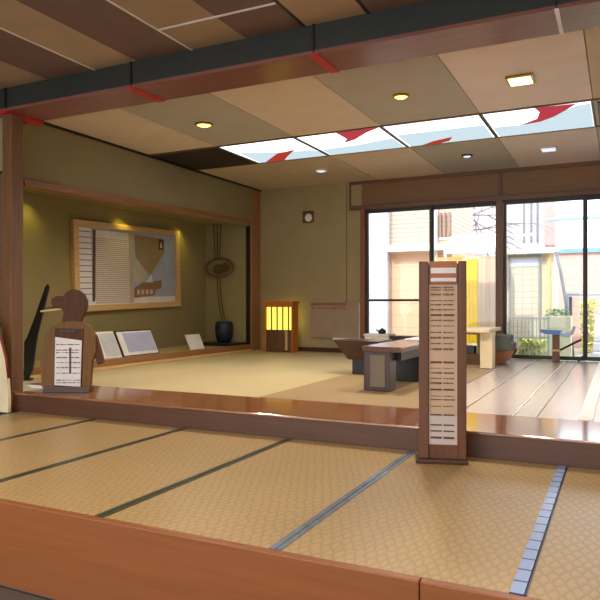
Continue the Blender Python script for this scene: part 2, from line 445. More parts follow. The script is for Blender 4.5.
pp = MB().box(sx(431), sx(458.5), -.012, -.008, sz(447.5), sz(289)).build('menu_paper', M['paper_warm'], s)
MB().box(sx(431), sx(458), -.0135, -.012, sz(447), sz(419)).build('price_strip', plain('strip_grey', (196, 184, 182), .7), pp)
def textrow(py, h, both=True, solid=False):
    b = MB()
    for (x0, x1) in ((432.5, 443.5), (445, 455.5)):
        if solid: b.box(sx(x0), sx(x1), -.0155, -.0135, sz(py)-h/2, sz(py)+h/2); continue
        x = sx(x0)
        while x < sx(x1)-.004:
            w = random.uniform(.004, .010); k = random.uniform(.55, 1)
            b.box(x, min(x+w, sx(x1)), -.0135, -.0125, sz(py)-h/2*k, sz(py)+h/2*k)
            if random.random() < .4: b.box(x+w*.3, x+w*.5, -.0135, -.0125, sz(py)-h*.9, sz(py)+h*.9)
            x += w+random.uniform(.001, .003)
    o = b.build('text_line', M['ink'], pp)
    o['kind'] = 'stuff'
for py, h, so in ((292, .010, 0), (294.5, .008, 0), (299, .014, 0), (305, .007, 0), (309, .009, 0), (314, .009, 0), (319.3, .011, 1), (324.6, .010, 0),
                  (330, .006, 0), (336.5, .008, 0), (341.7, .013, 0), (347.5, .008, 0), (353, .013, 0), (366, .011, 1), (372, .004, 0), (376.5, .010, 0),
                  (382, .007, 0), (386.6, .011, 0), (393, .010, 1), (399.4, .006, 0), (403, .009, 0), (409.5, .006, 0), (418, .008, 1), (428, .008, 1), (434, .008, 1), (440.6, .013, 1)):
    textrow(py, h, True, so)

# ------------------------------------------------------------------ bird-headed notice stand on the step
YAW = math.radians(26.04)
b = thing('bird_notice_stand', 'brown wooden bird-headed stand holding a clipped paper, on the step', 'sign', (-4.48, 4.38, ZU), YAW, local=True)
K = .00899
q = lambda px, py: ((px-65)*K, (391.5-py)*K)
body = [q(41, 387), q(39.5, 365), q(40, 346), q(43, 335), q(50, 326.5), q(60, 321.5), q(72, 320), q(82, 321.5), q(90, 327), q(94.5, 336), q(95.5, 349), q(91, 362), q(89.5, 387)]
MB().prism(body, 'y', -.025, .035).build('body', M['bird_body'], b, .006)
head = [q(61, 330), q(61, 320), q(62.5, 312), q(60, 308), q(53, 307), q(50, 303), q(50.5, 298.5), q(55, 295.5), q(62, 296), q(66, 291), q(72, 288.8), q(78, 290), q(83, 294),
        q(85.8, 300), q(86, 307), q(83.5, 314), q(81, 319), q(79.5, 324), q(79, 330)]
hd = MB().prism(head, 'y', -.024, .034).build('head', M['bird'], b, .01)
MB().tube([(q(60, 308.5)[0], -.0, q(60, 308.5)[1]), (q(39, 311)[0], -.0, q(39, 311)[1])], .008).build('rod', M['pine'], hd)
MB().tube([(q(60, 305.5)[0], .03, q(60, 305.5)[1]), (q(41, 308.5)[0], .03, q(41, 308.5)[1])], .008).build('rod', M['dark_wood'], hd)
shaded_edge = [q(90, 330), q(95, 336), q(99, 350), q(102, 363), q(96, 365), q(92, 352)]  # dark slab put in for the shaded thick edge of the body
MB().prism(shaded_edge, 'y', -.01, .05).build('shaded_edge', M['bird'], b, .006)
MB().prism([q(44, 391.5), q(44, 386), q(90, 386), q(90, 391.5)], 'y', -.07, .07).build('base', M['dark_wood'], b, .004)
cb = MB().prism([q(53.5, 386), q(54.5, 327.5), q(83, 328.5), q(81, 386)], 'y', -.033, -.025).build('clipboard', M['bird'], b, .002)
MB().box(q(61, 0)[0], q(76, 0)[0], -.045, -.033, q(0, 331)[1]-.012, q(0, 331)[1]+.012).build('clip', M['steel'], cb, .003)
pa = MB().prism([q(54.2, 384.5), q(55, 336.5), q(81.5, 340), q(80, 386)], 'y', -.037, -.033).build('paper', M['paper'], cb)
ln = MB()
for py in (344, 349.5, 352, 357, 362, 367, 372.5, 379.5, 382):
    x = 56
    while x < 79:
        w = random.uniform(2, 6); hh = random.uniform(.004, .010)
        ln.box(q(x, 0)[0], q(min(x+w, 80), 0)[0], -.0385, -.037, q(0, py)[1]-hh/2, q(0, py)[1]+hh/2); x += w+random.uniform(.3, 1.2)
ln.box(q(69, 0)[0], q(71, 0)[0], -.0385, -.037, q(0, 373)[1], q(0, 347)[1])
ln.build('writing', M['ink'], pa)['kind'] = 'stuff'

tr = solo('wooden_tray', MB().frustum((-5.0, -4.68, 4.45, 4.72), ZU, (-5.04, -4.64, 4.41, 4.76), ZU+.035), M['fascia'],
          'small flat brown tray on the step between corner post and bird stand', 'tray', bevel=.004)

# dark blade
bl = thing('blade_carving', 'tall black curved blade-shaped carving standing beside the corner post', 'sculpture', (-5.51, 4.86, ZU), YAW, local=True)
k = 7.0/655
bp = [(-.03, .02), (.0, .0), (.05, .10), (.075, .28), (.10, .45), (.16, .70), (.225, .97), (.205, 1.0), (.18, .97), (.06, .62), (-.01, .44), (-.035, .40), (-.04, .2)]
MB().prism(bp, 'y', -.015, .015).build('blade', M['black'], bl, .006)
MB().box(-.055, .04, -.05, .05, 0, .02).build('foot', M['black'], bl, .004)

# cream panel with red rounded edge at left
pn = thing('rounded_paper_screen', 'cream rounded paper screen with a dark red rim at the left edge', 'screen', (-5.1, 4.03, 0), 0)
cur = [(x+.085, z) for x, z in [(-4.885, .0), (-4.885, .14), (-4.90, .30), (-4.93, .47), (-4.985, .62), (-5.06, .75), (-5.16, .84), (-5.30, .9)]]
MB().prism([(-5.30, 0)]+cur, 'y', 4.02, 4.05).build('paper_panel', M['cream'], pn)
MB().tube([(x, 4.035, z) for x, z in cur[2:]], .012, 8).build('rim', plain('dark_red_rim', (120, 24, 24), .5), pn, smooth=True)
# blind left of the post
bd = thing('bamboo_blind', 'brown woven bamboo blind hanging left of the corner post', 'blind', (-5.4, 4.27, 1.0), 0)
MB().box(-6.1, -5.10, 4.265, 4.285, .75, 2.15).build('slats', rows('bamboo_slats', (120, 92, 66), (66, 48, 36), 2, 40, .35, .7), bd)
MB().box(-6.1, -5.10, 4.255, 4.295, 2.15, 2.19).build('headrail', M['dark_wood'], bd)

# ------------------------------------------------------------------ alcove contents
fr = bpy.data.objects.new('framed_picture', None); COL.objects.link(fr)
fr.location = (-6.5, 7.63, 1.49); fr.rotation_euler = (math.radians(1.8), 0, 0)
tag(fr, 'wide framed print in a pale wood frame hanging on the alcove wall', 'picture')
fm = MB()
O = (-1.21, 1.09, -.61, .61); I = (-1.12, .99, -.53, .53)
fm.box(.0, .075, O[0], O[1], I[3], O[3]).box(.0, .075, O[0], O[1], O[2], I[2]).box(.0, .075, O[0], I[0], I[2], I[3]).box(.0, .075, I[1], O[1], I[2], I[3])
fm.build('frame', M['pine'], fr, .006)
pr = MB().box(.005, .03, I[0], I[1], I[2], I[3]).build('print', M['bluegrey'], fr)
mount = MB().box(.030, .032, I[0], I[1], I[2], -.44).build('mount_strip', M['paper'], pr)
MB().box(.030, .034, -1.11, -.86, -.44, .52).build('shutter_drawing', rows('shutter_lines', (232, 228, 236), (130, 122, 128), 2, 13, .16, .8), pr)
MB().prism([(-.86, -.48), (-.81, -.48), (-.77, .50), (-.82, .50)], 'x', .030, .036).build('dark_bar', M['ink'], pr)
bm_ = bricks('brick_drawing', (232, 224, 224), (150, 128, 120), 9)
bm_.node_tree.nodes['Mapping'].inputs['Rotation'].default_value = (0, PI/2, PI/2)
nd = bm_.node_tree
sep = nd.nodes.new('ShaderNodeSeparateXYZ'); cmb = nd.nodes.new('ShaderNodeCombineXYZ')
tcn = [n for n in nd.nodes if n.type == 'TEX_COORD'][0]; bt = [n for n in nd.nodes if n.type == 'TEX_BRICK'][0]
nd.links.new(tcn.outputs['Object'], sep.inputs[0]); nd.links.new(sep.outputs[1], cmb.inputs[0]); nd.links.new(sep.outputs[2], cmb.inputs[1]); nd.links.new(cmb.outputs[0], bt.inputs['Vector'])
bt.inputs['Mortar Size'].default_value = .035
MB().box(.030, .034, -.79, -.10, -.52, .40).build('brick_drawing', bm_, pr)
MB().box(.030, .034, -.79, -.10, .40, .50).build('cloud_strip', M['paper'], pr)
MB().box(.030, .036, -.10, -.01, -.52, .50).build('pillar_drawing', plain('print_pillar', (186, 172, 158), .8), pr)
MB().prism([(.03, .49), (.74, .46), (.74, .26), (.51, .01), (.37, -.11), (.22, .01), (.05, .16)], 'x', .030, .035).build('balloon_shape', M['tan'], pr)
MB().prism([(.58, .29), (.70, .29), (.71, .45), (.60, .45)], 'x', .035, .038).build('dark_square', M['ink'], pr)
MB().prism([(.615, .32), (.675, .32), (.645, .41)], 'x', .038, .040).build('pale_mark', M['paper'], pr)
MB().prism([(-.01, -.02), (.05, .14), (.30, -.10), (.24, -.20), (-.01, -.2)], 'x', .030, .033).build('pale_field', plain('print_pale', (190, 186, 176), .8), pr)
MB().prism([(.01, -.30), (.20, -.22), (.65, -.19), (.64, -.31), (.50, -.34), (.47, -.42), (.0, -.45)], 'x', .033, .038).build('boat_shape', plain('print_boat', (146, 112, 82), .8), pr)
MB().prism([(.24, -.22), (.43, -.22), (.40, -.10)], 'x', .038, .040).build('sail_shape', M['paper'], pr)
cabn = MB()
for i in range(4): cabn.box(.038, .040, .06+i*.1, .12+i*.1, -.40, -.33)
cabn.build('boat_windows', plain('print_windows', (206, 186, 160), .8), pr)['kind'] = 'stuff'

def panel(name, y0, y1, h, label, inner, tilt=.16, x=-5.80):
    t = thing(name, label, 'display card', (x, (y0+y1)/2, .264), 0)
    p = MB().prism([(x, .264), (x+.02, .264), (x-tilt+.02, .264+h), (x-tilt, .264+h)], 'y', y0, y1).build('card', M['paper'] if inner != 'frame' else M['steel'], t)
    e = .0
    def lay(a, b, lo, hi, mat, nm, d):
        f = lambda z: x+.02-tilt*(z/h)
        MB().prism([(f(lo), .264+lo), (f(lo)+d, .264+lo), (f(hi)+d, .264+hi), (f(hi), .264+hi)], 'y', a, b).build(nm, mat, p)
    if inner == 'frame':
        lay(y0+.015, y1-.015, .012, h-.012, M['paper'], 'sheet', .004)
        lay(y0+.12, y1-.03, .05, h-.03, M['lav'], 'printed_area', .007)
    elif inner == 'grey':
        lay(y0+.04, y1-.01, .02, h-.02, plain('card_grey', (190, 196, 204), .6), 'printed_area', .004)
    return t
panel('display_card', 6.28, 6.60, .33, 'white and grey display card leaning beside the bird stand, under the framed print', 'grey')
panel('display_card', 6.63, 7.36, .33, 'large display card with a lavender sheet and dark edge leaning in the alcove', 'frame')
panel('display_card', 8.08, 8.44, .22, 'small plain white card leaning alone near the far end of the alcove', 'plain', .10, -5.78)

# hanging wicker ornament
hg = thing('hanging_wicker_ornament', 'oval wicker ring hanging on long cords before the alcove end wall', 'ornament', (-6.02, 9.24, 1.55), 0)
ring = [(-6.02+.27*math.cos(a), 9.24, 1.555+.155*math.sin(a)) for a in [i*2*PI/28 for i in range(29)]]
MB().tube(ring, .022, 8).build('ring', M['wicker'], hg, smooth=True)
MB().ball((-6.04, 9.25, 1.53), .12, .03, .085).ball((-5.90, 9.25, 1.56), .07, .025, .08).build('woven_center', M['rope'], hg, smooth=True)
for x, x2 in ((-6.14, -6.10), (-6.06, -6.06), (-5.98, -6.02)):
    MB().tube([(x, 9.24, 2.30), (x2, 9.24, 1.68)], .008, 6).build('cord', M['rope'], hg)
for x, x2 in ((-6.07, -5.95), (-6.01, -5.90)):
    MB().tube([(x, 9.24, 1.42), ((x+x2)/2-.02, 9.23, 1.0), (x2, 9.22, .66)], .008, 6).build('tail_cord', M['rope'], hg)

hg.location += Vector((-.16, .25, .02))
vs = thing('navy_vase', 'dark navy blue vase standing on the alcove floor under the wicker ornament', 'vase', (-5.82, 9.08, .262), 0)
MB().lathe([(.09, 0), (.125, .05), (.15, .16), (.155, .25), (.145, .32), (.12, .35), (.10, .335), (.07, .30)], (-5.82, 9.08, .262)).build('body', M['navy'], vs, smooth=True)
MB().lathe([(.075, .0), (.075, .008), (.06, .008)], (-5.82, 9.08, .262)).build('foot_ring', M['black'], vs)
solo('black_plinth', MB().box(-6.35, XL-.035, 9.0, 9.50, .262, .31), M['black'], 'low black plinth board under the navy vase in the alcove', 'plinth', bevel=.004)
vs.location = (-5.98, 9.33, .311)

# ------------------------------------------------------------------ lantern
la = thing('floor_lantern', 'lit yellow paper floor lantern with brown wooden base in the far left corner', 'lantern', (-5.03, 9.6, ZU), 0)
x0, x1, y0, y1 = -5.33, -4.79, 9.52, 9.74
z0 = ZU
fr_ = MB().box(x0, x0+.05, y0, y1, z0, .97).build('side_panel', M['lantern'], la, .003)
MB().box(x1-.02, x1, y0, y1, z0, .97).build('side_panel', M['lantern'], la, .003)
MB().box(x0-.01, x1+.02, y0-.02, y1+.01, .955, 1.0).build('top_cap', M['lantern'], la, .004)
MB().box(x0+.05, x1-.02, y0+.0, y0+.03, .90, .955).build('top_rail', M['lantern'], la)
MB().box(x0+.05, x1-.02, y0+.03, y1-.02, .525, .90).build('paper_shade', M['lantern_paper'], la)
MB().box(x0+.05, -4.94, y0, y1-.02, z0, .525).build('lower_panel', M['lantern_dark'], la, .003)
MB().box(-4.88, x1-.02, y0, y1-.02, z0, .525).build('lower_panel', M['lantern_dark'], la, .003)
MB().box(-4.94, -4.88, y0+.03, y1-.02, z0+.03, .505).build('pale_slot', M['pine'], la)
for i in range(4):
    x = x0+.05+(i+.9)*.105
    MB().box(x-.008, x+.008, y0+.01, y0+.03, .525, .90).build('slat', M['lantern_dark'], la)

# noticeboard
nb = thing('wall_noticeboard', 'low mauve-brown noticeboard with reddish heading on the far wall beside the window', 'noticeboard', (-4.16, YW, .40), 0)
MB().box(-4.61, -3.75, YW-.06, YW-.002, .40, .975).build('board', M['board'], nb, .003)
MB().box(-4.2, -3.70, YW-.10, YW-.06, .375, .40).build('ledge', M['white'], nb)
MB().box(-4.61, -3.98, YW-.066, YW-.06, .925, .965).build('heading_band', plain('heading_red', (138, 92, 66), .6), nb)
hb = MB()
x = -4.58
while x < -4.0:
    w = random.uniform(.02, .05); hb.box(x, x+w, YW-.064, YW-.06, .86+random.uniform(0, .02), .90+random.uniform(-.01, .015)); x += w+.018
hb.build('heading_letters', plain('heading_ink', (150, 98, 64), .6), nb)['kind'] = 'stuff'
MB().box(-3.745, -3.737, YW-.09, YW-.062, .40, .97).build('edge_strip', M['white'], nb)

# wall lamp
wl = thing('wall_sconce', 'small square wall fitting with a white face high on the far wall', 'wall light', (-4.675, YW, 2.4), 0)
MB().box(-4.775, -4.575, YW-.05, YW-.002, 2.30, 2.50).build('housing', M['lantern_dark'], wl, .02)
MB().lathe([(.0, -.012), (.06, -.008), (.065, 0)], (0, 0, 0), 20).build('lens', M['white'], wl, loc=1).location = (.02, -.052, -.015)
for c in wl.children:
    if c.name.startswith('lens'): c.rotation_euler = (PI/2, 0, 0); c.rotation_euler = (PI/2, 0, 0)

# ------------------------------------------------------------------ table group
tb = thing('low_table', 'low dark wooden table with thick angular top and boxed front leg on the straw runner', 'table', (-1.9, 6.2, ZU+.003), 0)
zt = ZU+.003
MB().prism([(-2.09, 5.54), (-1.70, 5.48), (-1.70, 7.05), (-2.09, 7.05)], 'z', .525, .572).build('top', M['table_top'], tb, .006)
lg = MB().box(-2.10, -1.85, 5.62, 5.80, zt, .525).build('leg', M['dark_wood_z'], tb, .004)
MB().box(-2.035, -1.895, 5.612, 5.62, zt+.04, .49).build('inset_panel', M['grey_panel'], lg)
MB().box(-2.10, -1.80, 6.45, 6.62, zt, .525).build('leg', M['black'], tb, .004)
MB().box(-2.02, -1.80, 5.80, 6.45, .43, .525).build('apron', M['black'], tb)
MB().box(-2.10, -1.80, 6.95, 7.04, .2, .525).build('back_panel', M['black'], tb)

sl = thing('box_stool', 'low stool with tapered dark box seat on a black base, left of the table', 'stool', (-2.6, 6.95, ZU+.003), 0)
MB().frustum((-2.74, -2.40, 6.83, 7.1), .33, (-2.87, -2.34, 6.72, 7.2), .545).build('box_seat', M['dark_wood'], sl, .004)
MB().frustum((-2.70, -2.42, 6.86, 7.08), zt, (-2.70, -2.42, 6.86, 7.08), .33).build('base', M['black'], sl, .003)

cu = solo('floor_cushion', MB().box(-2.06, -1.80, 6.66, 6.92, zt, zt+.07), M['cream'], 'cream floor cushion under the far end of the low dark table', 'cushion', bevel=.02)
pk = solo('paper_stack', MB().box(-2.0, -1.76, 6.55, 7.0, .573, .590), M['paper'], 'flat white stack of papers on the low dark table', 'papers', bevel=.002)

cb = thing('white_cabinet', 'low white cabinet standing at the window behind the table', 'cabinet', (-3.3, 9.5, ZU), 0)
MB().box(-3.50, -3.12, 9.4, 9.7, ZU, .47).build('body', M['white'], cb, .004)
MB().box(-3.51, -3.11, 9.38, 9.72, .47, .495).build('top', M['white'], cb, .003)
MB().box(-3.48, -3.32, 9.385, 9.40, ZU+.03, .46).build('door', M['cream'], cb)
MB().box(-3.30, -3.14, 9.385, 9.40, ZU+.03, .46).build('door', M['cream'], cb)
kt = thing('black_kettle', 'tiny black kettle standing on the low white cabinet', 'kettle', (-3.25, 9.5, .495), 0)
MB().lathe([(.04, 0), (.06, .02), (.06, .05), (.03, .075), (.012, .08), (.012, .09)], (-3.25, 9.5, .495), 16).build('body', M['black'], kt, smooth=True)
MB().tube([(-3.30, 9.5, .53), (-3.35, 9.5, .56)], .01, 6).build('spout', M['black'], kt)
bs = thing('dark_bench', 'low black bench before the window behind the table', 'bench', (-2.6, 9.5, ZU), 0)
MB().box(-3.09, -2.1, 9.38, 9.62, .41, .475).build('seat', M['black'], bs, .004)
MB().box(-3.06, -3.0, 9.40, 9.6, ZU, .41).build('leg', M['black'], bs)
MB().box(-2.2, -2.14, 9.40, 9.6, ZU, .41).build('leg', M['black'], bs)

# ------------------------------------------------------------------ bench and seats near the right windows
be = thing('cream_bench', 'cream slab bench with open shelf, just right of the tall menu sign', 'bench', (-1.7, 8.5, ZU), 0)
MB().box(-2.2, -1.42, 8.12, 9.0, .60, .645).build('top', M['cream'], be, .006)
MB().box(-1.55, -1.40, 8.22, 8.42, ZU, .60).build('leg', M['cream'], be, .006)
MB().box(-2.15, -2.0, 8.22, 8.42, ZU, .60).build('leg', M['cream'], be, .006)
MB().box(-2.2, -1.56, 8.13, 8.16, .575, .60).build('apron', M['post'], be)
MB().box(-2.0, -1.52, 8.6, 8.95, .27, .30).build('shelf', M['panel_brown'], be)
MB().box(-1.68, -1.58, 8.70, 8.95, .30, .60).build('divider', plain('mustard_board', (186, 166, 92), .6), be)
MB().box(-2.0, -1.56, 8.62, 8.64, ZU, .27).build('kick_board', M['panel_brown'], be)
solo('grey_box', MB().box(-1.95, -1.71, 8.66, 8.85, .302, .40), M['grey_cloth'], 'small grey box on the shelf of the cream bench', 'box', bevel=.005)
gc = thing('legless_chair', 'low grey cushioned chair on a curved wooden base beside the window pillar', 'chair', (-1.4, 9.1, ZU), 0)
MB().prism([(-1.52, .335), (-1.50, .54), (-1.29, .54), (-1.29, .45), (-1.25, .44), (-1.25, .36), (-1.30, .34)], 'y', 8.86, 9.2).build('cushion', M['grey_cloth'], gc, .012)
cv = [(-1.50, ZU), (-1.50, .30), (-1.42, .32), (-1.30, .34), (-1.24, .36), (-1.24, .32), (-1.28, .25), (-1.36, .19), (-1.42, ZU)]
MB().prism(cv, 'y', 8.86, 8.90).build('curved_side', M['fascia'], gc, .004)
MB().prism(cv, 'y', 9.16, 9.20).build('curved_side', M['fascia'], gc, .004)
MB().box(-1.50, -1.40, 8.90, 9.16, ZU, .30).build('base_block', M['post'], gc)

bt_ = thing('blue_pedestal_seat', 'blue scooped seat on a single brown wooden post in front of the window', 'seat', (-.78, 9.5, ZU), 0)
MB().box(-.825, -.735, 9.46, 9.55, ZU, .53).build('post', M['post'], bt_, .004)
MB().prism([(-.98, .58), (-.93, .55), (-.72, .53), (-.70, .60), (-.98, .605)], 'y', 9.38, 9.64).build('seat_slab', M['blue'], bt_, .008)
sc = [(-.72, .54), (-.68, .51), (-.62, .51), (-.57, .545), (-.545, .60), (-.54, .655), (-.56, .655), (-.575, .61), (-.60, .57), (-.66, .56), (-.72, .585)]
MB().prism(sc, 'y', 9.38, 9.64).build('scoop', M['blue_pale'], bt_, .006)
MB().tube([(-.74, 9.49, .32), (-.47, 9.62, .47)], .014, 8).build('brace_rod', M['steel'], bt_)
MB().box(-.835, -.725, 9.45, 9.56, .31, .335).build('collar', M['pine'], bt_)
ws = solo('door_wedge', MB().prism([(-.53, 0.0), (-.50, 0.0), (-.44, .085), (-.465, .085)], 'y', 9.70, 9.76), M['steel'],
          'small dark wedge leaning at the foot of the right window post', 'wedge')
ws.location.z = ZU

# ------------------------------------------------------------------ ceiling fittings
yel = glow('warm_lamp', (255, 222, 110), 3.0); yel2 = glow('warm_square_lamp', (255, 236, 170), 3.0); wht = glow('cool_lamp', (235, 238, 255), .8)
gold = plain('gold_trim', (176, 142, 60), .3, metal=.5)
def downlight(x, y, label, r, lens, ring, square=False, grp='ceiling downlights'):
    t = thing('ceiling_downlight', label, 'ceiling light', (x, y, CZ), 0, grp)
    if square:
        MB().box(x-r, x+r, y-r, y+r, CZ-.025, CZ+.0).build('trim_ring', ring, t, .006)
        MB().box(x-r*.8, x+r*.8, y-r*.8, y+r*.8, CZ-.032, CZ-.025).build('lens', lens, t)
    else:
        MB().lathe([(r, 0), (r, -.015), (r*.85, -.022), (r*.78, -.012)], (x, y, CZ), 24).build('trim_ring', ring, t, smooth=False)
        MB().lathe([(r*.76, -.013), (r*.5, -.026), (.01, -.03)], (x, y, CZ), 20).build('lens', lens, t, smooth=True)
    return t
downlight(-4.09, 5.98, 'round yellow ceiling light on the left grey panel, nearest the alcove', .10, yel, gold)
downlight(-1.86, 5.98, 'round yellow ceiling light on the middle grey panel before the lit skylight', .08, yel, gold)
downlight(-.78, 5.98, 'square glowing yellow ceiling light on the pinkish panel near the beam', .115, yel2, gold, True)
downlight(-3.95, 8.79, 'small round white ceiling light behind the leftmost lit picture panels', .09, wht, M['white'])
downlight(-1.82, 8.76, 'small round white ceiling light with dark rim behind the lit panels', .075, wht, M['steel'])
downlight(-.81, 8.8, 'square white ceiling fitting nearest the far right of the ceiling', .10, wht, M['white'], True)
sv = thing('ceiling_vent', 'dark slotted ceiling vent at the right end of the lit panels', 'vent', (-.12, 7.5, CZ), 0)
MB().box(-.20, .15, 7.0, 7.9, CZ-.012, CZ).build('vent_frame', M['bronze'], sv)
for i in range(5): MB().box(-.18+i*.065, -.15+i*.065, 7.04, 7.86, CZ-.02, CZ-.012).build('slat', M['black'], sv)

# lit picture panels
lp = glow('lit_panel_white', (255, 255, 252), 1.8); lr = glow('lit_panel_red', (200, 70, 82), .62); lb = glow('lit_panel_blue', (196, 216, 224), .85); lr2 = glow('lit_panel_orange_red', (196, 66, 50), .6)
def light_panel(i, label, shapes):
    a, b2 = PX[i], PX[i+1]
    t = thing('lit_ceiling_panel', label, 'light panel', ((a+b2)/2, 7.43, CZ), 0, 'backlit picture panels in the ceiling')
    MB().box(a+.02, b2-.02, 6.915, 7.945, CZ-.004, CZ+.02).build('diffuser', lp, t)
    f = MB()
    f.box(a+.002, a+.02, 6.915, 7.945, CZ-.015, CZ+.01).box(b2-.02, b2-.002, 6.915, 7.945, CZ-.015, CZ+.01)
    f.build('frame', M['bronze'], t)
    z = CZ-.004
    for nm, mat, poly in shapes:
        z -= .002
        poly = [(min(max(x, a+.021), b2-.021), min(max(y, 6.92), 7.94)) for x, y in poly]
        MB().prism(poly, 'z', z, z+.002).build(nm, mat, t)
light_panel(1, 'lit ceiling panel at the left end, white with pale blue foot and red triangle',
            [('blue_wash', lb, [(-4.45, 7.30), (-4.02, 7.49), (-3.50, 7.60), (-3.47, 7.94), (-4.5, 7.94)]), ('red_shape', lr2, [(-4.40, 7.93), (-4.02, 7.55), (-3.71, 7.45), (-3.94, 7.71), (-4.12, 7.94)])])
light_panel(2, 'lit ceiling panel with a red swoosh at its right, second from the left',
            [('blue_wash', lb, [(-3.42, 7.62), (-2.9, 7.58), (-2.42, 7.45), (-2.42, 7.94), (-3.42, 7.94)]), ('red_shape', lr, [(-2.93, 6.93), (-2.41, 6.93), (-2.62, 7.08), (-2.84, 7.31), (-3.08, 7.44), (-3.36, 7.49), (-3.02, 7.40), (-2.92, 7.25)])])
light_panel(3, 'lit ceiling panel with a small red fish shape low down, third from the left',
            [('blue_wash', lb, [(-2.34, 7.35), (-1.34, 7.35), (-1.34, 7.94), (-2.34, 7.94)]), ('red_shape', lr2, [(-2.2, 7.94), (-2.02, 7.80), (-1.77, 7.70), (-1.84, 7.86), (-1.98, 7.94)])])
light_panel(4, 'lit ceiling panel at the right end, pale teal with a red swoosh',
            [('blue_wash', lb, [(-1.27, 7.50), (-.98, 7.52), (-.70, 7.35), (-.40, 7.05), (-.26, 7.0), (-.26, 7.94), (-1.27, 7.94)]), ('red_shape', lr, [(-.77, 6.93), (-.38, 6.95), (-.50, 7.15), (-.62, 7.33), (-.77, 7.47), (-.98, 7.52), (-.79, 7.34), (-.74, 7.1)])])

# ------------------------------------------------------------------ outside
g = struct('ground', MB().box(-14, 10, YW+.14, 30, -.12, -.04), plain('garden_gravel', (176, 172, 160), .9, .15, 3, .2, 40))
peach = rows('peach_siding', (226, 182, 154), (210, 164, 136), 2, 4, .06)
hs = thing('peach_house', 'peach coloured neighbouring house with white corner pillar seen through the left window', 'house', (-5, 13.5, -.04), 0)
MB().box(-8, -3.02, 13.1, 15.2, -.04, 2.02).build('lower_wall', peach, hs)
MB().box(-8, -3.02, 13.1, 15.2, 2.02, 5.0).build('upper_wall', rows('peach_lap_siding', (200, 176, 162), (172, 148, 136), 2, 11, .2), hs)
MB().box(-4.95, -4.32, 12.95, 13.1, -.04, 5.0).build('corner_pillar', plain('pale_blue_white', (200, 210, 226), .7), hs)
MB().box(-4.32, -2.96, 12.85, 13.095, 2.02, 2.14).build('ledge', M['white'], hs)
MB().box(-3.40, -3.30, 13.0, 13.1, -.04, 5.0).build('edge_board', M['white'], hs)
for i, x in enumerate((-3.26, -3.17, -3.08)):
    MB().box(x, x+.035, 13.04, 13.1, 2.25, 2.78).build('shutter_batten', plain('batten_brown', (150, 120, 104), .7), hs)
aw = thing('white_awning', 'low white awning roof over the board fence beyond the second window', 'awning', (-2.6, 12.6, 1.9), 0)
MB().prism([(12.35, 1.93), (13.0, 2.25), (13.0, 2.31), (12.35, 1.99)], 'x', -3.0, -2.08).build('roof_sheet', M['white'], aw)
MB().box(-3.0, -2.08, 12.33, 12.36, 1.90, 2.0).build('gutter', plain('pale_gutter', (216, 226, 236), .5), aw)
MB().box(-2.13, -2.08, 12.34, 12.40, -.04, 1.90).build('post', M['white'], aw)
MB().box(-3.0, -2.95, 12.34, 12.40, -.04, 1.90).build('post', M['white'], aw)

fn = thing('board_fence', 'upright board fence in peach and orange boards beyond the second window', 'fence', (-2.5, 12.0, -.04), 0)
fx = [(436, (246, 204, 150)), (441, (248, 206, 148)), (448, (244, 190, 112)), (455, (246, 190, 100)), (462, (250, 216, 150)), (467, None), (477, (252, 232, 190)), (481, (244, 214, 188)),
      (486, (236, 196, 168)), (490, (240, 206, 184)), (495, (228, 188, 164)), (500, None)]
def fxx(px): 
    u = (px-300)/655; return 11.9*(-.439+.8985*u)/(.8985+.439*u)
for (p, c), (p2, _) in zip(fx, fx[1:]):
    if c: MB().box(fxx(p), fxx(p2)-.004, 11.9, 11.94, -.04, 1.80).build('board', plain('fence_board', tuple(int(v*.9) for v in c), .7, .06, 5), fn)
MB().box(fxx(436), fxx(500), 11.94, 11.98, 1.2, 1.28).build('rail', M['pine'], fn)
MB().box(fxx(436), fxx(500), 11.94, 11.98, .3, .38).build('rail', M['pine'], fn)
MB().box(fxx(436)-.02, fxx(436)+.04, 11.94, 12.0, -.04, 1.8).build('post', M['pine'], fn)
bn = thing('yellow_banner', 'bright yellow upright banner cloth against the board fence', 'banner', (fxx(472), 11.86, -.04), 0)
ban = MB(); xs = [fxx(466.5)+(fxx(477.5)-fxx(466.5))*i/16 for i in range(17)]
poly = [(x, 11.85+.005*math.sin(i*1.3)) for i, x in enumerate(xs)]
ban.prism(poly+[(x, y+.008) for x, y in poly[::-1]], 'z', .25, 1.76)
ban.build('cloth', plain('banner_yellow', (255, 206, 16), .7, .06, 8), bn)
MB().tube([(fxx(466.3), 11.86, -.04), (fxx(466.3), 11.86, 1.80)], .012, 8).build('pole', M['white'], bn)
MB().tube([(fxx(466.3), 11.86, 1.765), (fxx(477.7), 11.86, 1.765)], .008, 8).build('crossbar', M['white'], bn)

# bare tree
tr_ = thing('bare_tree', 'bare branching tree top above the awning beyond the second window', 'tree', (-3.3, 15.2, -.04), 0)
tk = MB().tube([(-4.3, 16.3, -.04), (-4.25, 16.3, 2.0), (-4.05, 16.2, 3.0), (-3.95, 16.1, 4.4)], .07, 8, .03).build('trunk', plain('bare_bark', (150, 138, 142), .8), tr_, smooth=True)
barkm = plain('bare_twig', (144, 134, 144), .8)
def branch(p, d, L, r, depth):
    pts = [Vector(p)]
    for i in range(5):
        d = (d+Vector((random.uniform(-.3, .3), random.uniform(-.2, .2), random.uniform(-.28, .2)))).normalized()
        pts.append(pts[-1]+d*L/5)
    out = [(pts, r)]
    if depth:
        for k in range(3):
            i = random.choice((2, 3, 4, 5))
            out += branch(pts[i], (d+Vector((random.uniform(-.9, .9), random.uniform(-.4, .4), random.uniform(-.8, .4)))).normalized(), L*.62, r*.6, depth-1)
    return out
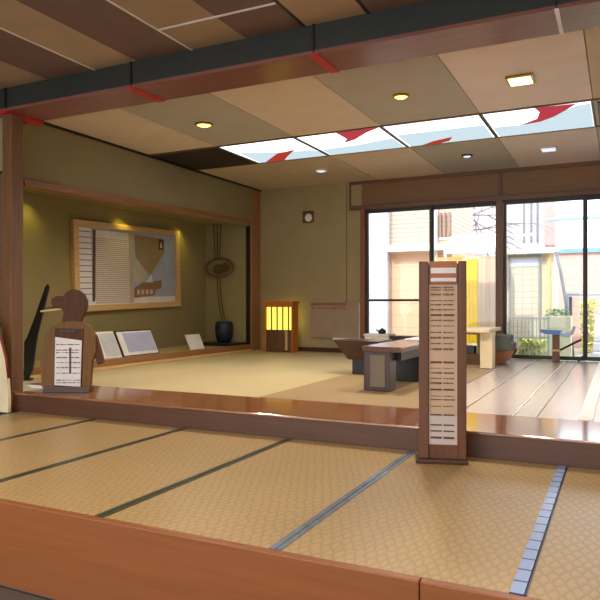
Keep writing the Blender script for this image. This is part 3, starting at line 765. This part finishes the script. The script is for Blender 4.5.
for z, dx in ((3.6, (1, -.1, -.15)), (3.9, (1, -.2, .0)), (3.2, (1, -.1, .1)), (4.2, (.9, -.1, -.5)), (4.3, (-.6, 0, .5))):
    bmb = MB()
    for pts, r in branch((-4.0, 16.15, z-.72), Vector(dx).normalized(), 1.35, .032, 2): bmb.tube(pts, r, 5, r*.4)
    bmb.build('branch', barkm, tr_)

tr_.location.y += 1.0
wb = thing('white_building', 'tall white building with faint window lines beyond the third window', 'building', (-2.6, 18.5, -.04), 0)
MB().box(-4.2, -1.72, 18, 22, -.04, 6.5).build('wall', rows('white_cladding', (208, 208, 212), (160, 164, 174), 2, 2.6, .03), wb)
for x in (-2.28, -2.10, -1.95):
    MB().box(x, x+.04, 17.95, 18, 2.55, 3.6).build('pilaster', plain('pilaster_grey', (130, 132, 142), .7), wb)
MB().box(-2.6, -1.7, 17.9, 18, 3.72, 3.78).build('string_course', plain('course_grey', (150, 152, 162), .7), wb)
for x in (-2.62, -2.30): MB().box(x, x+.03, 17.95, 18, 3.8, 4.6).build('window_bar', plain('bar_grey', (130, 134, 144), .7), wb)
MB().box(-1.74, -1.50, 17.8, 18.4, 2.45, 6.0).build('pink_pillar', plain('pillar_pink_grey', (190, 158, 158), .8), wb)

pw = thing('pink_boundary_wall', 'pink brick boundary wall with a blue coping beyond the right windows', 'wall', (0, 16.2, -.04), 0)
MB().box(-1.9, 6, 16.0, 16.2, -.04, 2.10).build('brickwork', bricks('pale_pink_brick', (214, 172, 164), (192, 150, 144), 1.6), pw)
MB().box(-1.9, 6, 15.94, 16.26, 2.10, 2.20).build('coping', plain('coping_blue', (120, 160, 190), .5), pw)
pb = thing('overhead_pipe', 'pale blue horizontal pipe high above the pink wall', 'pipe', (0, 17, 2.9), 0)
MB().tube([(-1.6, 17, 3.0), (5, 17, 3.0)], .04, 8).build('pipe', plain('pipe_pale_blue', (150, 196, 212), .5), pb)
for x in (2.2, 4.8): MB().tube([(x, 17, -.04), (x, 17, 3.0)], .05, 8).build('post', M['white'], pb)

sh = thing('garden_shed', 'cream garden shed with a grey framed slatted door beyond the third window', 'shed', (-1.5, 13.4, -.04), 0)
shc = plain('shed_cream', (214, 200, 176), .7)
MB().box(-1.95, -1.10, 13.06, 14.0, -.04, 1.90).build('walls', shc, sh)
d = MB().box(-1.88, -1.38, 13.03, 13.06, .0, 1.84).build('door', rows('shed_door_slats', (198, 188, 172), (158, 150, 138), 2, 9, .07, .7, (0, 6, .05)), sh)
dfm = MB().box(-1.92, -1.88, 13.01, 13.06, 0, 1.88).box(-1.38, -1.34, 13.01, 13.06, 0, 1.88).box(-1.88, -1.38, 13.01, 13.06, 1.84, 1.88)
dfm.build('door_frame', plain('door_frame_grey', (140, 138, 140), .6), sh)
MB().box(-1.88, -1.38, 13.02, 13.03, 1.66, 1.80).build('door_light', plain('door_blue_light', (186, 196, 222), .3), d)
MB().prism([(12.85, 1.90), (14.1, 2.02), (14.1, 2.08), (12.85, 1.97)], 'x', -2.0, -1.08).build('roof', M['cream'], sh)
MB().box(-1.22, -1.17, 13.0, 13.06, 0, 1.9).build('corner_trim', plain('trim_orange', (230, 190, 130), .6), sh)
dp = solo('leaning_downpipe', MB().tube([(-.76, 12.75, -.04), (-.82, 12.75, .6), (-.96, 12.76, 1.5), (-1.05, 12.78, 1.90)], .03, 8), plain('pipe_grey', (112, 112, 124), .5),
          'grey slanted downpipe at the right corner of the garden shed', 'pipe', smooth=True)
ub = thing('metal_post_box', 'dark grey metal box on a post between shed and hedge', 'post box', (-.93, 14.18, -.04), 0)
MB().box(-1.0, -.86, 14.1, 14.25, .70, 1.10).build('box', plain('box_grey', (92, 92, 104), .5), ub, .01)
MB().box(-.95, -.91, 14.15, 14.2, -.04, .70).build('post', M['steel'], ub)

pl = thing('planter_box', 'cream planter box with dark green plants behind the blue seat', 'planter', (-.95, 12.3, -.04), 0)
MB().box(-1.22, -.76, 12.2, 12.55, -.04, .74).build('box', plain('planter_cream', (206, 194, 170), .7), pl, .01)
leafm = plain('planter_green', (98, 150, 90), .7, .3, 20); lgreen = plain('hedge_yellow_green', (206, 206, 96), .7, .35, 14); dgreen = plain('hedge_green', (150, 176, 96), .7, .35, 14)
def leaves(name, mat, parent, x0, x1, y0, y1, z0, z1, n, s):
    bm = MB()
    for i in range(n):
        c = Vector((random.uniform(x0, x1), random.uniform(y0, y1), random.uniform(z0, z1)))
        a, b_, t_ = random.uniform(0, 2*PI), random.uniform(-.9, .9), random.uniform(.6, 1.3)*s
        u = Vector((math.cos(a), math.sin(a), b_)).normalized()*t_; w = Vector((-math.sin(a), math.cos(a), random.uniform(-.7, .7))).normalized()*t_*.45
        v4 = [bm.bm.verts.new(c+k) for k in (-u, w, u, -w)]; bm.bm.faces.new(v4)
    o = bm.build(name, mat, parent); return o
leaves('foliage', leafm, pl, -1.18, -.80, 12.25, 12.5, .74, .86, 160, .04)
def bush(label, x0, x1, y0, y1, z1, mats, n=420, s=.06):
    t = thing('garden_shrub', label, 'shrub', ((x0+x1)/2, (y0+y1)/2, -.04), 0, 'shrubs beyond the right windows')
    MB().tube([((x0+x1)/2, (y0+y1)/2, -.04), ((x0+x1)/2, (y0+y1)/2, z1*.8)], .02, 6).build('stem', M['post'], t)
    leaves('foliage', mats, t, x0, x1, y0, y1, 0, z1, n, s)
bush('low yellow-green shrub behind the mesh fence left of the blue seat', -1.55, -1.1, 11.5, 11.8, .35, lgreen)
bush('low pale green shrub behind the left half of the mesh fence', -1.90, -1.68, 11.5, 11.8, .42, dgreen, 240)
bush('yellow-green hedge between metal box and right window post', -.72, -.46, 14.2, 14.8, 1.02, lgreen)
bush('green flowering hedge seen left in the rightmost window', -.36, .05, 14.2, 14.8, 1.08, dgreen)
bush('tall yellow-green hedge far right beyond the rightmost window', .16, .9, 14.2, 14.8, 1.05, lgreen)
mf = thing('mesh_fence', 'low grey-green wire fence in front of the shed', 'fence', (-1.5, 11.4, -.04), 0)
gfm = plain('fence_grey_green', (150, 168, 164), .5)
mm = MB()
for z in (.04, .38, .70): MB().box(-1.80, -1.05, 11.40, 11.42, z, z+.022).build('rail', gfm, mf)
for i in range(13):
    x = -1.78+i*.06
    MB().box(x-.006, x+.006, 11.42, 11.432, -.0, .72).build('bar', gfm, mf)
for x in (-1.80, -1.05): MB().box(x-.015, x+.015, 11.40, 11.43, -.04, .74).build('post', gfm, mf)
rl = thing('blue_garden_rail', 'thin blue-grey garden rail above the hedge', 'rail', (0, 14.0, -.04), 0)
MB().tube([(-.95, 14.0, 1.14), (2.5, 14.0, 1.14)], .025, 8).build('bar', plain('rail_blue', (130, 158, 190), .5), rl)
for x in (-.93, .9, 2.4): MB().tube([(x, 14.0, -.04), (x, 14.0, 1.14)], .02, 8).build('post', gfm, rl)
st = thing('garden_steps', 'pale grey garden steps beyond the rightmost window', 'steps', (.4, 13, -.04), 0)
for i in range(5):
    MB().box(-.42, 1.2, 12.2+i*.32, 13.95, -.04+i*.15, .11+i*.15).build('step', rows('step_stone', (206, 206, 212), (170, 170, 178), 2, 6.6, .2, .8), st)
solo('grass_strip', MB().box(-.95, .6, 10.5, 11.9, -.04, -.0), plain('lawn_green', (150, 190, 140), .9, .2, 20, .4, 90), 'strip of green lawn just outside the right windows', 'grass', kind='stuff')

# ------------------------------------------------------------------ light
w = bpy.data.worlds.new('World'); scn.world = w; w.use_nodes = True
bg = w.node_tree.nodes['Background']; bg.inputs[0].default_value = (.90, .95, 1, 1); bg.inputs[1].default_value = 2.7
def lamp(kind, name, loc, energy, rgb, rot=(0, 0, 0), **kw):
    l = bpy.data.lights.new(name, kind); l.energy = energy; l.color = lin(*rgb)[:3]
    for k_, v_ in kw.items(): setattr(l, k_, v_)
    o = bpy.data.objects.new(name, l); COL.objects.link(o); o.location = loc; o.rotation_euler = rot; return o
sun = lamp('SUN', 'sun', (0, 0, 12), 2.6, (255, 244, 226), (math.radians(48), 0, math.radians(-22)), angle=.02)
for (x, y, e) in ((-4.09, 5.98, 140), (-1.86, 5.98, 140), (-.78, 5.98, 140)):
    lamp('SPOT', 'downlight_spot', (x, y, CZ-.05), e, (255, 236, 208), spot_size=2.4, spot_blend=.6, shadow_soft_size=.08)
for y in (5.7, 7.35, 8.75):
    lamp('SPOT', 'alcove_spot', (-6.36, y, 2.29), 9, (244, 228, 92), (0, math.radians(-6), 0), spot_size=2.0, spot_blend=1.0, shadow_soft_size=.07)
for x in (-4.6, -2.4, -.2):  # added fill lights over the unseen hall, no fixtures built
    lamp('AREA', 'hall_fill_light', (x, .6, CZ-.03), 54, (255, 240, 222), shape='DISK', size=.5)
pt = lamp('AREA', 'window_portal', (-1.2, YW+.2, 1.3), 1, (255, 255, 255), (math.radians(-90), 0, 0), shape='RECTANGLE', size=5.6, size_y=2.5)
pt.data.cycles.is_portal = True

# ------------------------------------------------------------------ camera
cam = bpy.data.cameras.new('Camera'); co_ = bpy.data.objects.new('Camera', cam); COL.objects.link(co_)
co_.location = (0, 0, .95); co_.rotation_euler = (PI/2, 0, YAW)
cam.sensor_width = 36; cam.lens = 36*655/600; cam.shift_y = 4/600; cam.clip_start = .05
scn.camera = co_
scn.view_settings.view_transform = 'Standard'; scn.view_settings.look = 'None'
scn.view_settings.exposure = 0.45; scn.view_settings.gamma = 1; scn.view_settings.use_curve_mapping = False
scn.cycles.use_denoising = True
scn.cycles.max_bounces = 10; scn.cycles.diffuse_bounces = 6; scn.cycles.transparent_max_bounces = 12
scn.cycles.caustics_reflective = False; scn.cycles.caustics_refractive = False; scn.cycles.sample_clamp_indirect = 6
for o in scn.objects:
    if '_off' in o.keys(): del o['_off']
